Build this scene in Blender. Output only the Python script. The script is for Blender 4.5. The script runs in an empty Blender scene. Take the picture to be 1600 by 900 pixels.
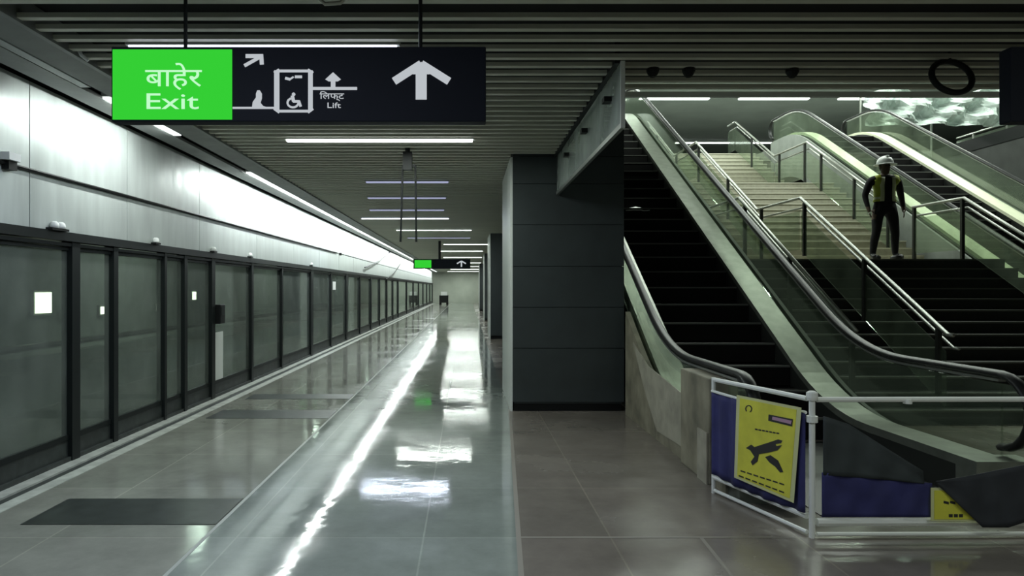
import bpy, bmesh, math, random
from mathutils import Vector, Matrix
random.seed(7)
SC = bpy.context.scene
COL = SC.collection

# ------------------------------------------------------------------ camera, world, exposure
F = 1080.0
H = 1.6
cam_data = bpy.data.cameras.new('camera')
cam = bpy.data.objects.new('camera', cam_data)
COL.objects.link(cam)
cam.location = (0, 0, H)
cam.rotation_euler = (math.pi/2, 0, 0)
cam_data.sensor_width = 36.0
cam_data.lens = 36.0*F/1600.0
cam_data.shift_x = 70/1600.0
cam_data.clip_end = 300
SC.camera = cam
world = bpy.data.worlds.new('world')
SC.world = world
world.use_nodes = True
bgn = world.node_tree.nodes['Background']
bgn.inputs[0].default_value = (0.75, 0.9, 0.82, 1)
bgn.inputs[1].default_value = 0.03
SC.view_settings.view_transform = 'Standard'
SC.view_settings.look = 'None'
SC.view_settings.gamma = 1.0
SC.view_settings.use_curve_mapping = False
SC.view_settings.exposure = 0.0
try:
    SC.cycles.use_denoising = True
    SC.cycles.max_bounces = 8
    SC.cycles.transparent_max_bounces = 16
    SC.cycles.sample_clamp_indirect = 6.0
    SC.cycles.caustics_reflective = False
    SC.cycles.caustics_refractive = False
except Exception:
    pass
# light levels (watts per metre of tube)
W_TUBE = 24.0
W_WASH = 30.0
W_UPPER = 80.0
TUBE_COL = (0.90, 1.0, 0.92)
COOL_COL = (0.74, 0.84, 1.0)

def area_light(name, loc, sx, sy, watts, color, rot=(0, 0, 0), parent=None):
    d = bpy.data.lights.new(name, 'AREA')
    d.shape = 'RECTANGLE'; d.size = sx; d.size_y = sy; d.energy = watts; d.color = color
    o = bpy.data.objects.new(name, d); COL.objects.link(o)
    o.rotation_euler = rot
    if parent:
        o.parent = parent
        o.location = Vector(loc)-parent.location
    else:
        o.location = loc
    return o

# ------------------------------------------------------------------ helpers
def P(x, y, d):
    "photo pixel at depth d -> world point"
    return Vector(((x-730)*d/F, d, H+(450-y)*d/F))

class MB:
    def __init__(s): s.v = []; s.f = []; s.m = []
    def add(s, vs, fs, m=0):
        b = len(s.v); s.v += [tuple(v) for v in vs]
        for f in fs: s.f.append(tuple(b+i for i in f)); s.m.append(m)
        return s
    def box(s, x0, x1, y0, y1, z0, z1, m=0):
        vs = [(x0,y0,z0),(x1,y0,z0),(x1,y1,z0),(x0,y1,z0),(x0,y0,z1),(x1,y0,z1),(x1,y1,z1),(x0,y1,z1)]
        return s.add(vs, [(0,3,2,1),(4,5,6,7),(0,1,5,4),(1,2,6,5),(2,3,7,6),(3,0,4,7)], m)
    def prism_x(s, poly, x0, x1, m=0):
        "poly: list of (y,z), extruded along x"
        n = len(poly)
        vs = [(x0,y,z) for y,z in poly]+[(x1,y,z) for y,z in poly]
        fs = [tuple(range(n))[::-1], tuple(range(n, 2*n))]+[(i,(i+1)%n,n+(i+1)%n,n+i) for i in range(n)]
        return s.add(vs, fs, m)
    def prism_y(s, poly, y0, y1, m=0):
        "poly: list of (x,z), extruded along y"
        n = len(poly)
        vs = [(x,y0,z) for x,z in poly]+[(x,y1,z) for x,z in poly]
        fs = [tuple(range(n)), tuple(range(n, 2*n))[::-1]]+[(i,n+i,n+(i+1)%n,(i+1)%n) for i in range(n)]
        return s.add(vs, fs, m)
    def tube(s, pts, r, n=8, m=0, closed=False):
        pts = [Vector(p) for p in pts]; k = len(pts)
        rings = []
        prev = None
        for i, p in enumerate(pts):
            if closed: t = pts[(i+1)%k]-pts[i-1]
            else: t = pts[min(i+1,k-1)]-pts[max(i-1,0)]
            t.normalize()
            if prev is None:
                a = Vector((0,0,1)) if abs(t.z) < .9 else Vector((1,0,0))
                u = t.cross(a).normalized()
            else:
                u = (prev-t*prev.dot(t)).normalized()
            prev = u; w = t.cross(u)
            rr = r[i] if isinstance(r, (list, tuple)) else r
            rings.append([p+u*rr*math.cos(2*math.pi*j/n)+w*rr*math.sin(2*math.pi*j/n) for j in range(n)])
        vs = [q for rg in rings for q in rg]; fs = []
        for i in range(k if closed else k-1):
            a = i*n; b = ((i+1)%k)*n
            for j in range(n): fs.append((a+j, a+(j+1)%n, b+(j+1)%n, b+j))
        if not closed:
            fs.append(tuple(range(n))[::-1]); fs.append(tuple((k-1)*n+j for j in range(n)))
        return s.add(vs, fs, m)
    def strip_x(s, lo, hi, x0, x1, m=0):
        "solid between two (y,z) polylines of the same length"
        n = len(lo); vs = []
        for x in (x0, x1):
            vs += [(x,y,z) for y,z in lo]+[(x,y,z) for y,z in hi]
        fs = []
        for i in range(n-1):
            fs += [(i,i+1,n+i+1,n+i), (2*n+i,3*n+i,3*n+i+1,2*n+i+1), (i,2*n+i,2*n+i+1,i+1), (n+i,n+i+1,3*n+i+1,3*n+i)]
        fs += [(0,n,3*n,2*n), (n-1,3*n-1,4*n-1,2*n-1)]
        return s.add(vs, fs, m)
    def lathe(s, prof, c, n=20, m=0):
        c = Vector(c); vs = []; fs = []
        for r, z in prof:
            for j in range(n):
                a = 2*math.pi*j/n; vs.append((c.x+r*math.cos(a), c.y+r*math.sin(a), c.z+z))
        for i in range(len(prof)-1):
            for j in range(n): fs.append((i*n+j, i*n+(j+1)%n, (i+1)*n+(j+1)%n, (i+1)*n+j))
        fs.append(tuple(range(n))[::-1]); fs.append(tuple((len(prof)-1)*n+j for j in range(n)))
        return s.add(vs, fs, m)
    def build(s, name, mats, parent=None, smooth=False, bevel=0, **props):
        me = bpy.data.meshes.new(name)
        off = parent_world(parent) if parent else Vector((0,0,0))
        me.from_pydata([tuple(Vector(v)-off) for v in s.v], [], s.f)
        if not isinstance(mats, (list, tuple)): mats = [mats]
        for mt in mats: me.materials.append(mt)
        for i, p in enumerate(me.polygons):
            p.material_index = s.m[i]; p.use_smooth = smooth
        bm = bmesh.new(); bm.from_mesh(me); bmesh.ops.recalc_face_normals(bm, faces=bm.faces); bm.to_mesh(me); bm.free()
        me.update()
        o = bpy.data.objects.new(name, me); COL.objects.link(o)
        if parent: o.parent = parent
        if bevel:
            b = o.modifiers.new('bevel', 'BEVEL'); b.width = bevel; b.segments = 2; b.limit_method = 'ANGLE'
        for k, v in props.items(): o[k] = v
        return o
def parent_world(p):
    v = Vector((0,0,0))
    while p: v += p.location; p = p.parent
    return v
def thing(name, loc, label, cat, group=None):
    o = bpy.data.objects.new(name, None); COL.objects.link(o); o.location = loc
    o.empty_display_size = .1
    return tag(o, label, cat, group)
def tag(o, label, cat, group=None):
    o['label'] = label; o['category'] = cat
    if group: o['group'] = group
    return o
def struct(o): o['kind'] = 'structure'; return o
ORD = ['first','second','third','fourth','fifth','sixth','seventh','eighth','ninth','tenth','eleventh','twelfth','thirteenth','fourteenth','fifteenth','sixteenth','seventeenth','eighteenth','nineteenth','twentieth','twenty-first','twenty-second','twenty-third','twenty-fourth','twenty-fifth','twenty-sixth']

def M(name, col, rough=.5, metal=0, noise=0, nscale=6, nstretch=(1,1,1), bump=0, emit=None, estr=0, spec=.5, rvar=0):
    m = bpy.data.materials.new(name); m.use_nodes = True
    nt = m.node_tree; b = nt.nodes['Principled BSDF']
    b.inputs['Base Color'].default_value = (*col, 1)
    b.inputs['Roughness'].default_value = rough
    b.inputs['Metallic'].default_value = metal
    b.inputs['Specular IOR Level'].default_value = spec
    if emit:
        b.inputs['Emission Color'].default_value = (*emit, 1); b.inputs['Emission Strength'].default_value = estr
    if noise or bump or rvar:
        tc = nt.nodes.new('ShaderNodeTexCoord'); mp = nt.nodes.new('ShaderNodeMapping')
        mp.inputs['Scale'].default_value = nstretch
        nz = nt.nodes.new('ShaderNodeTexNoise'); nz.inputs['Scale'].default_value = nscale; nz.inputs['Detail'].default_value = 6
        nt.links.new(tc.outputs['Object'], mp.inputs[0]); nt.links.new(mp.outputs[0], nz.inputs['Vector'])
        if noise:
            r = nt.nodes.new('ShaderNodeValToRGB')
            r.color_ramp.elements[0].position = .3; r.color_ramp.elements[1].position = .72
            r.color_ramp.elements[0].color = (*[max(0, c*(1-noise)) for c in col], 1)
            r.color_ramp.elements[1].color = (*[min(1, c*(1+noise)) for c in col], 1)
            nt.links.new(nz.outputs['Fac'], r.inputs[0]); nt.links.new(r.outputs[0], b.inputs['Base Color'])
        if rvar:
            mr = nt.nodes.new('ShaderNodeMapRange'); mr.inputs['From Min'].default_value = .3; mr.inputs['From Max'].default_value = .7
            mr.inputs['To Min'].default_value = max(.02, rough-rvar); mr.inputs['To Max'].default_value = rough+rvar
            nt.links.new(nz.outputs['Fac'], mr.inputs[0]); nt.links.new(mr.outputs[0], b.inputs['Roughness'])
        if bump:
            bp = nt.nodes.new('ShaderNodeBump'); bp.inputs['Strength'].default_value = bump; bp.inputs['Distance'].default_value = .01
            nt.links.new(nz.outputs['Fac'], bp.inputs['Height']); nt.links.new(bp.outputs[0], b.inputs['Normal'])
    return m

def glass_mat(name, tint, body, fac_body, rough=.05, trans=(1,1,1)):
    "thin pane: mostly see-through, some dusty tinted body, fresnel gloss"
    m = bpy.data.materials.new(name); m.use_nodes = True; nt = m.node_tree
    for n in list(nt.nodes): nt.nodes.remove(n)
    out = nt.nodes.new('ShaderNodeOutputMaterial')
    tr = nt.nodes.new('ShaderNodeBsdfTransparent'); tr.inputs[0].default_value = (*tint, 1)
    pb = nt.nodes.new('ShaderNodeBsdfPrincipled'); pb.inputs['Base Color'].default_value = (*body, 1); pb.inputs['Roughness'].default_value = .6
    gl = nt.nodes.new('ShaderNodeBsdfGlossy'); gl.inputs['Roughness'].default_value = rough; gl.inputs[0].default_value = (.9, .95, .92, 1)
    fr = nt.nodes.new('ShaderNodeFresnel'); ge = nt.nodes.new('ShaderNodeNewGeometry')
    io = nt.nodes.new('ShaderNodeMapRange'); io.inputs['To Min'].default_value = 1.45; io.inputs['To Max'].default_value = 1/1.45
    nt.links.new(ge.outputs['Backfacing'], io.inputs[0]); nt.links.new(io.outputs[0], fr.inputs[0])
    tc = nt.nodes.new('ShaderNodeTexCoord'); nz = nt.nodes.new('ShaderNodeTexNoise'); nz.inputs['Scale'].default_value = 2.2; nz.inputs['Detail'].default_value = 5
    mr = nt.nodes.new('ShaderNodeMapRange'); mr.inputs['From Min'].default_value = .3; mr.inputs['From Max'].default_value = .7
    mr.inputs['To Min'].default_value = fac_body*.6; mr.inputs['To Max'].default_value = min(1, fac_body*1.4)
    m1 = nt.nodes.new('ShaderNodeMixShader'); m2 = nt.nodes.new('ShaderNodeMixShader')
    nt.links.new(tc.outputs['Object'], nz.inputs['Vector']); nt.links.new(nz.outputs['Fac'], mr.inputs[0])
    nt.links.new(mr.outputs[0], m1.inputs[0]); nt.links.new(tr.outputs[0], m1.inputs[1]); nt.links.new(pb.outputs[0], m1.inputs[2])
    nt.links.new(fr.outputs[0], m2.inputs[0]); nt.links.new(m1.outputs[0], m2.inputs[1]); nt.links.new(gl.outputs[0], m2.inputs[2])
    nt.links.new(m2.outputs[0], out.inputs[0])
    return m

def emis(name, col, s):
    m = bpy.data.materials.new(name); m.use_nodes = True; nt = m.node_tree
    for n in list(nt.nodes): nt.nodes.remove(n)
    out = nt.nodes.new('ShaderNodeOutputMaterial'); e = nt.nodes.new('ShaderNodeEmission')
    e.inputs[0].default_value = (*col, 1); e.inputs[1].default_value = s; nt.links.new(e.outputs[0], out.inputs[0])
    return m

# ------------------------------------------------------------------ materials
def floor_mat(name, c, rough):
    m = bpy.data.materials.new(name); m.use_nodes = True; nt = m.node_tree; L = nt.links.new
    b = nt.nodes['Principled BSDF']
    tc = nt.nodes.new('ShaderNodeTexCoord')
    n1 = nt.nodes.new('ShaderNodeTexNoise'); n1.inputs['Scale'].default_value = 1.6; n1.inputs['Detail'].default_value = 8; n1.inputs['Roughness'].default_value = .7
    L(tc.outputs['Object'], n1.inputs['Vector'])
    r = nt.nodes.new('ShaderNodeValToRGB'); r.color_ramp.elements[0].position = .3; r.color_ramp.elements[1].position = .72
    r.color_ramp.elements[0].color = (*[v*.78 for v in c], 1); r.color_ramp.elements[1].color = (*[v*1.22 for v in c], 1)
    L(n1.outputs['Fac'], r.inputs[0])
    # tile joints
    br = nt.nodes.new('ShaderNodeTexBrick'); br.offset = 0; br.inputs['Scale'].default_value = 1.0
    br.inputs['Brick Width'].default_value = 1.2; br.inputs['Row Height'].default_value = 1.1; br.inputs['Mortar Size'].default_value = .006
    br.inputs['Color1'].default_value = (1,1,1,1); br.inputs['Color2'].default_value = (.86,.87,.86,1); br.inputs['Mortar'].default_value = (1.25,1.25,1.2,1)
    mp = nt.nodes.new('ShaderNodeMapping'); mp.inputs['Location'].default_value = (.28, -.03, 0)
    L(tc.outputs['Object'], mp.inputs[0]); L(mp.outputs[0], br.inputs['Vector'])
    mx = nt.nodes.new('ShaderNodeMix'); mx.data_type = 'RGBA'; mx.blend_type = 'MULTIPLY'; mx.inputs['Factor'].default_value = 1
    L(r.outputs[0], mx.inputs['A']); L(br.outputs['Color'], mx.inputs['B'])
    col = mx.outputs['Result']
    L(col, b.inputs['Base Color'])
    n3 = nt.nodes.new('ShaderNodeTexNoise'); n3.inputs['Scale'].default_value = .9; n3.inputs['Detail'].default_value = 6
    L(tc.outputs['Object'], n3.inputs['Vector'])
    mr = nt.nodes.new('ShaderNodeMapRange'); mr.inputs['From Min'].default_value = .35; mr.inputs['From Max'].default_value = .65
    mr.inputs['To Min'].default_value = rough*.5; mr.inputs['To Max'].default_value = rough*1.6
    L(n3.outputs['Fac'], mr.inputs[0]); L(mr.outputs[0], b.inputs['Roughness'])
    b.inputs['Specular IOR Level'].default_value = .6
    bp = nt.nodes.new('ShaderNodeBump'); bp.inputs['Strength'].default_value = .16; bp.inputs['Distance'].default_value = .01
    n4 = nt.nodes.new('ShaderNodeTexNoise'); n4.inputs['Scale'].default_value = 4.5; n4.inputs['Detail'].default_value = 4; L(tc.outputs['Object'], n4.inputs['Vector'])
    L(n4.outputs['Fac'], bp.inputs['Height']); L(bp.outputs[0], b.inputs['Normal'])
    return m

m_floor_grey = floor_mat('floor_grey_granite', (.27, .30, .275), .075)
m_floor_warm = floor_mat('floor_warm_granite', (.27, .275, .24), .11)
m_floor_brown = floor_mat('floor_brown_granite', (.215, .19, .165), .2)
m_floor_dark = M('dark_inset', (.028, .034, .032), .35, noise=.4, nscale=9)
m_kerb = M('pale_kerb_stone', (.42, .44, .40), .5, noise=.25, nscale=7)
m_slat = M('olive_slat_metal', (.60, .605, .50), .45, metal=.1, noise=.08, nscale=2, nstretch=(.2, 4, 4))
m_slat_dark = M('black_ceiling_void', (.012, .013, .012), .9)
m_steel = M('brushed_steel_fascia', (.50, .54, .52), .42, metal=.25, noise=.13, nscale=3, nstretch=(1, 2.2, .35), rvar=.08)
m_trough = M('grey_trough_metal', (.20, .21, .20), .5, noise=.12)
m_trough_pale = M('pale_trough_metal', (.42, .44, .42), .4)
m_black = M('black_metal', (.010, .011, .011), .5, spec=.2)
m_frame = M('dark_door_frame', (.010, .013, .013), .45, spec=.2)
m_sill = M('dark_sill', (.03, .036, .034), .5, noise=.5, nscale=8)
m_column = M('slate_column_panel', (.030, .039, .040), .6, noise=.12, nscale=4)
m_column_pale = M('pale_column_panel', (.72, .75, .71), .45)
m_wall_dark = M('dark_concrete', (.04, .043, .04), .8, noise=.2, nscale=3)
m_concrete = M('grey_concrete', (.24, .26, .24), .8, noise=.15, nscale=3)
m_upper_wall = M('pale_upper_wall', (.40, .43, .37), .7, noise=.1, nscale=1)
m_upper_ceiling = M('upper_ceiling_grey', (.30, .33, .31), .8, noise=.08, nscale=1)
m_handrail = M('black_rubber_handrail', (.012, .013, .013), .42, spec=.35)
m_rail_steel = M('steel_guide', (.42, .44, .41), .35, metal=.8)
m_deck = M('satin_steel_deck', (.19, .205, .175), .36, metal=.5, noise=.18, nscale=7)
m_deck_lit = M('bright_cream_deck', (.78, .80, .60), .42, metal=.1, noise=.06, nscale=4)  # cream tint stands in for light on the steel deck
m_skirt = M('dark_skirt', (.02, .022, .02), .4)
m_step = M('black_step_metal', (.005, .005, .005), .6, spec=.15)
m_step_edge = M('grey_step_edge', (.10, .105, .095), .4)
m_granite_shaded = M('black_granite_step', (.016, .018, .016), .35, noise=.3, nscale=20)  # lower steps darkened in colour to read as shaded
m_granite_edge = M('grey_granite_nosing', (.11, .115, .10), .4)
m_granite_lit = M('beige_granite_step', (.36, .35, .28), .5, noise=.12, nscale=14)  # upper steps and landings paler in colour to read as lit
m_granite_lit_edge = M('pale_granite_nosing', (.55, .54, .45), .5)
m_board = M('stained_tan_board', (.22, .205, .15), .7, noise=.42, nscale=3.5, bump=.1)
m_board_pale = M('pale_tan_board', (.34, .325, .26), .7, noise=.25, nscale=5, bump=.1)
m_glass_green = glass_mat('green_tint_glass', (.88, .93, .86), (.26, .32, .24), .14)
m_glass_sheen = glass_mat('grey_smoke_glass', (.75, .82, .78), (.7, .77, .72), .55)  # pale body colour stands in for reflections on the screen
m_glass_door = glass_mat('dark_door_glass', (.86, .92, .88), (.27, .30, .275), .24, rough=.03)  # grey body colour stands in for haze and platform reflections
m_rail = M('stainless_rail', (.33, .34, .31), .42, metal=.8)
m_post_dark = M('dark_rail_post', (.035, .038, .035), .4, metal=.5)
m_white = M('white_paint', (.84, .86, .83), .45)
m_navy = M('navy_fabric', (.032, .034, .14), .75, noise=.3, nscale=5)
m_slate_cloth = M('slate_tarp', (.04, .05, .054), .7, noise=.3, nscale=5)
m_black_cloth = M('black_cloth', (.03, .034, .042), .75, noise=.25, nscale=6)
m_yellow = M('yellow_poster', (.74, .72, .08), .5, noise=.12, nscale=6)
m_poster_pale = M('pale_poster_border', (.66, .68, .36), .5)
m_ink = M('black_ink', (.03, .03, .03), .6)
m_pink = M('pink_ink', (.50, .30, .42), .6)
m_tube_on = emis('tube_lit', (.93, 1.0, .95), 5.0)
m_tube_cool = emis('tube_lit_cool', (.82, .86, 1.0), 3.5)
m_tube_dim = emis('tube_dim_cool', (.62, .66, .95), .55)
m_wash_on = emis('washer_lit', (.93, 1.0, .97), 2.2)
m_wash_off = M('washer_off', (.40, .42, .41), .35)
m_sign_green = emis('sign_green', (.035, .62, .035), 1.0)
m_sign_dark = M('sign_face_dark', (.010, .012, .020), .6, spec=.15)
m_sign_text = emis('sign_letter_glow', (.55, .98, .60), 1.0)
m_sign_white = emis('sign_white_glow', (.62, .66, .70), .8)
m_glass_glow = emis('tunnel_lamp_glow', (.85, 1.0, .72), 4.0)
m_plastic = glass_mat('clear_plastic_sheet', (.80, .88, .86), (.60, .66, .62), .45, rough=.12)

# ------------------------------------------------------------------ setting: floor
def fpoly(pts, z, name, mat):
    mb = MB(); n = len(pts)
    vs = [(x,y,z) for x,y in pts]+[(x,y,z-.08) for x,y in pts]
    mb.add(vs, [tuple(range(n)), tuple(range(n,2*n))[::-1]]+[(i,(i+1)%n,n+(i+1)%n,n+i) for i in range(n)])
    return mb.build(name, mat)
XW = -3.64
def seamx(y): return .56-(9.1-y)*.0494
fl = struct(fpoly([(XW+.32,-5),(-1.68,-5),(-1.68,95),(XW+.32,95)], 0, 'floor', m_floor_warm))
fl = struct(fpoly([(-1.68,-5),(seamx(-5),-5),(seamx(9.1),9.1),(.58,95),(-1.68,95)], 0, 'floor', m_floor_grey))
fl = struct(fpoly([(seamx(-5),-5),(15,-5),(15,95),(.58,95),(seamx(9.1),9.1)], 0, 'floor', m_floor_brown))
kb = MB()
kb.box(XW, XW+.12, -5, 95, -.05, .012); kb.box(XW+.12, XW+.2, -5, 95, -.05, -.004, 1); kb.box(XW+.2, XW+.32, -5, 95, -.05, .004)
struct(kb.build('trim_1', [m_kerb, m_sill]))
# pale joint lines
jl = MB()
for x in (-1.68,): jl.box(x-.012, x+.012, -5, 95, -.01, .0015)
struct(jl.build('trim_2', M('pale_joint', (.40,.42,.39), .5)))
jl = MB()
for off, w in ((0, .016), (1.17, .012)):
    a, b = seamx(-5)+off, seamx(9.1)+off
    y1 = 9.1 if off == 0 else 4.43
    b = seamx(y1)+off
    jl.add([(a-w,-5,.0015),(a+w,-5,.0015),(b+w,y1,.0015),(b-w,y1,.0015)], [(0,1,2,3)])
jl.add([(.335,4.42,.0016),(2.1,4.42,.0016),(2.1,4.445,.0016),(.335,4.445,.0016)], [(0,1,2,3)])
struct(jl.build('trim_3', M('brown_joint', (.24,.22,.19), .55)))
# dark floor insets in front of the platform doors
for i, (y0, y1, x0) in enumerate([(4.67,5.24,-3.02), (8.47,9.05,-3.2), (9.95,10.4,-3.2)]):
    mb = MB(); mb.box(x0, -1.70, y0, y1, .0, .004)
    o = mb.build('floor_mat', m_floor_dark)
    tag(o, ['nearest dark floor mat, a wide black rectangle at the lower left','dark floor mat beyond the wide black one, middle of three','farthest and thinnest of the three dark floor mats by the glass doors'][i], 'floor mat', 'dark mats before the platform doors')
# ------------------------------------------------------------------ setting: ceiling
HC = 3.30
XC = -2.85
VX = 1.13      # left edge of the escalator void
VY0 = 5.9      # front edge of the escalator void
mb = MB()
y = 2.0
random.seed(11)
while y < 95:
    if y < 4.05 and y > 3.9: pass
    near = y < VY0
    x1 = 15 if near else (VX if y < 8.9 else (1.9 if y < 24 else 8.0))
    step = .19 if y < 30 else .38
    h = .05 if y < 30 else .1
    if y >= 8.9 and y < 11.1: x1 = .56
    mb.box(XC, x1, y, y+.055*(step/.19), HC, HC+h*.62)
    if y < 4.1: y += .26
    else: y += step
struct(mb.build('ceiling', m_slat))
# black void above the slats, slab edge around the escalator well
mb = MB()
mb.box(XW-.1, 15, -5, VY0+.2, HC+.16, HC+.3)
mb.box(XW-.1, VX, VY0+.2, 8.93, HC+.16, HC+.3)
mb.box(XW-.1, .57, 8.93, 11.1, HC+.16, HC+.3)
mb.box(XW-.1, 1.95, 11.1, 24, HC+.16, HC+.3)
mb.box(XW-.1, 8.0, 24, 95, HC+.16, HC+.3)
struct(mb.build('ceiling', m_slat_dark))
mb = MB(); mb.box(.9, 15, -5, 1.9, HC, HC+.1); mb.box(XC, .9, -5, 1.9, HC, HC+.1)
struct(mb.build('ceiling', m_slat))
mb = MB(); mb.box(VX, 14.1, VY0+.24, VY0+.28, HC+.0, HC+.045)
struct(mb.build('trim_4', m_column_pale))
mb = MB(); mb.box(VX-.02, VX+.02, VY0-.7, 8.95, HC-.01, HC+.3)
struct(mb.build('trim_5', m_black))

# ------------------------------------------------------------------ setting: left platform edge wall (fascia above the doors)
HD = 2.03      # top of the door glass
mb = MB()
edges = [-5, -1.0, 1.55, 4.1, 5.75, 7.4, 9.4]+[9.4+2.55*k for k in range(1, 34)]
for a, b in zip(edges[:-1], edges[1:]):
    mb.box(XW-.06, XW, a+.006, b-.006, HD+.07, 2.565)
    mb.box(XW-.06, XW, a+.006, b-.006, 2.59, HC+.02)
mb.box(XW-.10, XW-.03, -5, 95, HD, HC+.2, 1)
struct(mb.build('wall_left', [m_steel, m_black]))
mb = MB(); mb.box(XW-.08, XW+.03, -5, 95, HD-.005, HD+.075); mb.box(XW-.08, XW+.005, -5, 95, HD-.05, HD-.02)
struct(mb.build('trim_6', m_frame))
mb = MB(); mb.box(XW-.12, XW-.03, -5, 95, -.05, .20); mb.box(XW-.03, XW+.0, -5, 95, -.05, .05)
struct(mb.build('trim_7', m_sill))
# trough along the top of the wall
mb = MB()
mb.box(XC-.02, XC+.02, -5, 95, HC-.02, HC+.15)
mb.prism_y([(XC-.02,HC-.02),(XC-.02,HC+.02),(-3.08,HC-.02),(-3.08,HC-.05)], -5, 95)
mb.prism_y([(-3.19,HC-.02),(-3.19,HC-.05),(-3.46,HC-.03),(-3.46,HC+.01)], -5, 95)
mb.box(-3.19,-3.08,-5,95,HC,HC+.03,1)
mb.box(XW,-3.46,-5,95,HC+.10,HC+.13,1)
struct(mb.build('trim_8', [m_trough, m_black]))

# wall washers in the trough
for i, (a, b, on) in enumerate([(1.0,3.5,0),(3.6,5.7,0),(6.0,7.5,1)]+[(9.9+3.05*k, 9.9+3.05*k+2.95, 1) for k in range(20)]):
    t = thing('wall_washer_light', (-3.135, a, HC-.05), '', 'light', 'strip lights along the wall trough')
    t['label'] = ('unlit grey strip light in the ceiling trough above the doors, %s from the front' % ORD[i]) if not on else ('lit strip light in the trough above the steel wall, %s from the front' % ORD[i]) if i < 20 else 'lit strip light far down the trough above the steel wall'
    MB().box(-3.18,-3.09,a,b,HC-.035,HC-.002).build('housing', m_trough_pale, t)
    MB().box(-3.175,-3.095,a+.02,b-.02,HC-.052,HC-.035).build('diffuser', m_wash_on if on else m_wash_off, t)
    if on:
        area_light('washer_glow', (-3.135, (a+b)/2, HC-.056), .07, b-a-.1, W_WASH*(b-a)*(1.0 if i > 2 else .8), (.92,1,.97), (0, math.radians(38), 0), t)

# cable run on the wall with brackets, and slack cables
t = thing('wall_conduit', (XW+.03, 5.4, 2.58), 'thin black conduit running along the middle of the steel wall', 'conduit')
MB().tube([(XW+.025, 2, 2.578), (XW+.025, 19.2, 2.578)], .014, 6).build('pipe', m_black, t)
for yb in (5.45, 19.7):
    MB().box(XW, XW+.06, yb-.05, yb+.05, 2.53, 2.60).build('bracket', m_black, t)
MB().box(XW, XW+.09, 5.36, 5.5, 2.60, 2.66).build('junction_box', m_white, t, label='white junction box')
for i, (x0,y0,x1,y1) in enumerate([(570,418,612,391),(603,436,626,412)]):
    a = P(x0,y0,F*3.58/(730-x0)); b = P(x1,y1,F*3.58/(730-x1))
    pts = [a.lerp(b, k/8)+Vector((0,0,-.12*math.sin(math.pi*k/8))) for k in range(9)]
    o = MB().tube(pts, .022, 6).build('slack_cable', m_black)
    tag(o, ['longer black cable sagging across the bright steel wall','shorter black cable sagging low on the steel wall near the far exit sign'][i], 'cable')
for i, (px, n) in enumerate([(92,2),(245,1),(335,1),(392,1),(487,1)]):
    yy = F*3.6/(730-px)
    t = thing('door_lamp', (XW+.03, yy, HD+.075), ['pair of white domed lamps on the door header, nearest of the row','white domed lamp on the door header, second from the front','white domed lamp on the door header, third from the front','small domed lamp on the door header, fourth from the front','small domed lamp on the door header, fifth from the front'][i], 'lamp', 'domed lamps on the door header')
    MB().box(XW-.02, XW+.06, yy-.09*n*.7, yy+.09*n*.7, HD+.075, HD+.095).build('base', m_black, t)
    for k in range(n):
        c = yy+(k-(n-1)/2)*.1
        MB().lathe([(.035,0),(.038,.02),(.032,.045),(.016,.06)], (XW+.03, c, HD+.095), 12).build('dome', m_white, t, smooth=True)

# ------------------------------------------------------------------ platform screen doors
posts = [(2.2,.05),(3.4,.09),(4.9,.05),(6.42,.13),(7.15,.09),(8.33,.06),(8.93,.09),(9.9,.13),(11.7,.10),(13.6,.08),(16.2,.22),(18.5,.10),(20.9,.24),(23.5,.12),(26.2,.24),(28.8,.12),(31.4,.24),(34,.12),(36.6,.24),(41.8,.24),(47,.24),(52.2,.24),(57.4,.24),(62.6,.24),(67.8,.24),(72.8,.24)]
for i, (yy, w) in enumerate(posts):
    o = MB().box(XW-.09, XW+.01, yy-w/2, yy+w/2, .0, HD-.005).build('door_post', m_frame)
    tag(o, 'black upright post of the platform glass doors, %s from the front' % ORD[i] if i < 24 else 'black upright post at the far end of the glass doors', 'door post', 'posts of the platform screen doors')
for i in range(len(posts)-1):
    (a, wa), (b, wb) = posts[i], posts[i+1]
    t = thing('screen_door', (XW-.05, a+wa/2, .2), 'dark glass platform door panel, %s from the front' % ORD[i] if i < 22 else 'dark glass platform door panel at the far end', 'glass door', 'glass panels of the platform screen doors')
    a0, b0 = a+wa/2+.003, b-wb/2-.003
    MB().box(XW-.052, XW-.04, a0, b0, .215, HD-.06).build('glass_pane', m_glass_door, t)
    MB().box(XW-.07, XW-.02, a0, b0, .20, .25).box(XW-.07, XW-.02, a0, b0, HD-.085, HD-.055).build('frame', m_frame, t)
    if i == 7:
        MB().box(XW-.038, XW-.030, a0+.02, a0+.42, .03+.2, .95).build('side_panel', m_column_pale, t)
# white notice on the glass and the door control box
o = MB().box(XW-.038, XW-.034, F*3.64/(730-522), F*3.64/(730-522)+.42, 1.55, 1.78).build('door_notice', m_white)
tag(o, 'small white notice stuck high on the glass door', 'notice')
t = thing('door_control_box', (XW, 10.1, 1.1), 'black control box fixed beside a glass door post', 'control box')
MB().box(XW-.03, XW+.07, 10.0, 10.2, 1.08, 1.36).build('casing', m_black, t, bevel=.01)
MB().box(XW+.07, XW+.074, 10.03, 10.17, 1.2, 1.32).build('cover', m_frame, t)

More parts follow.
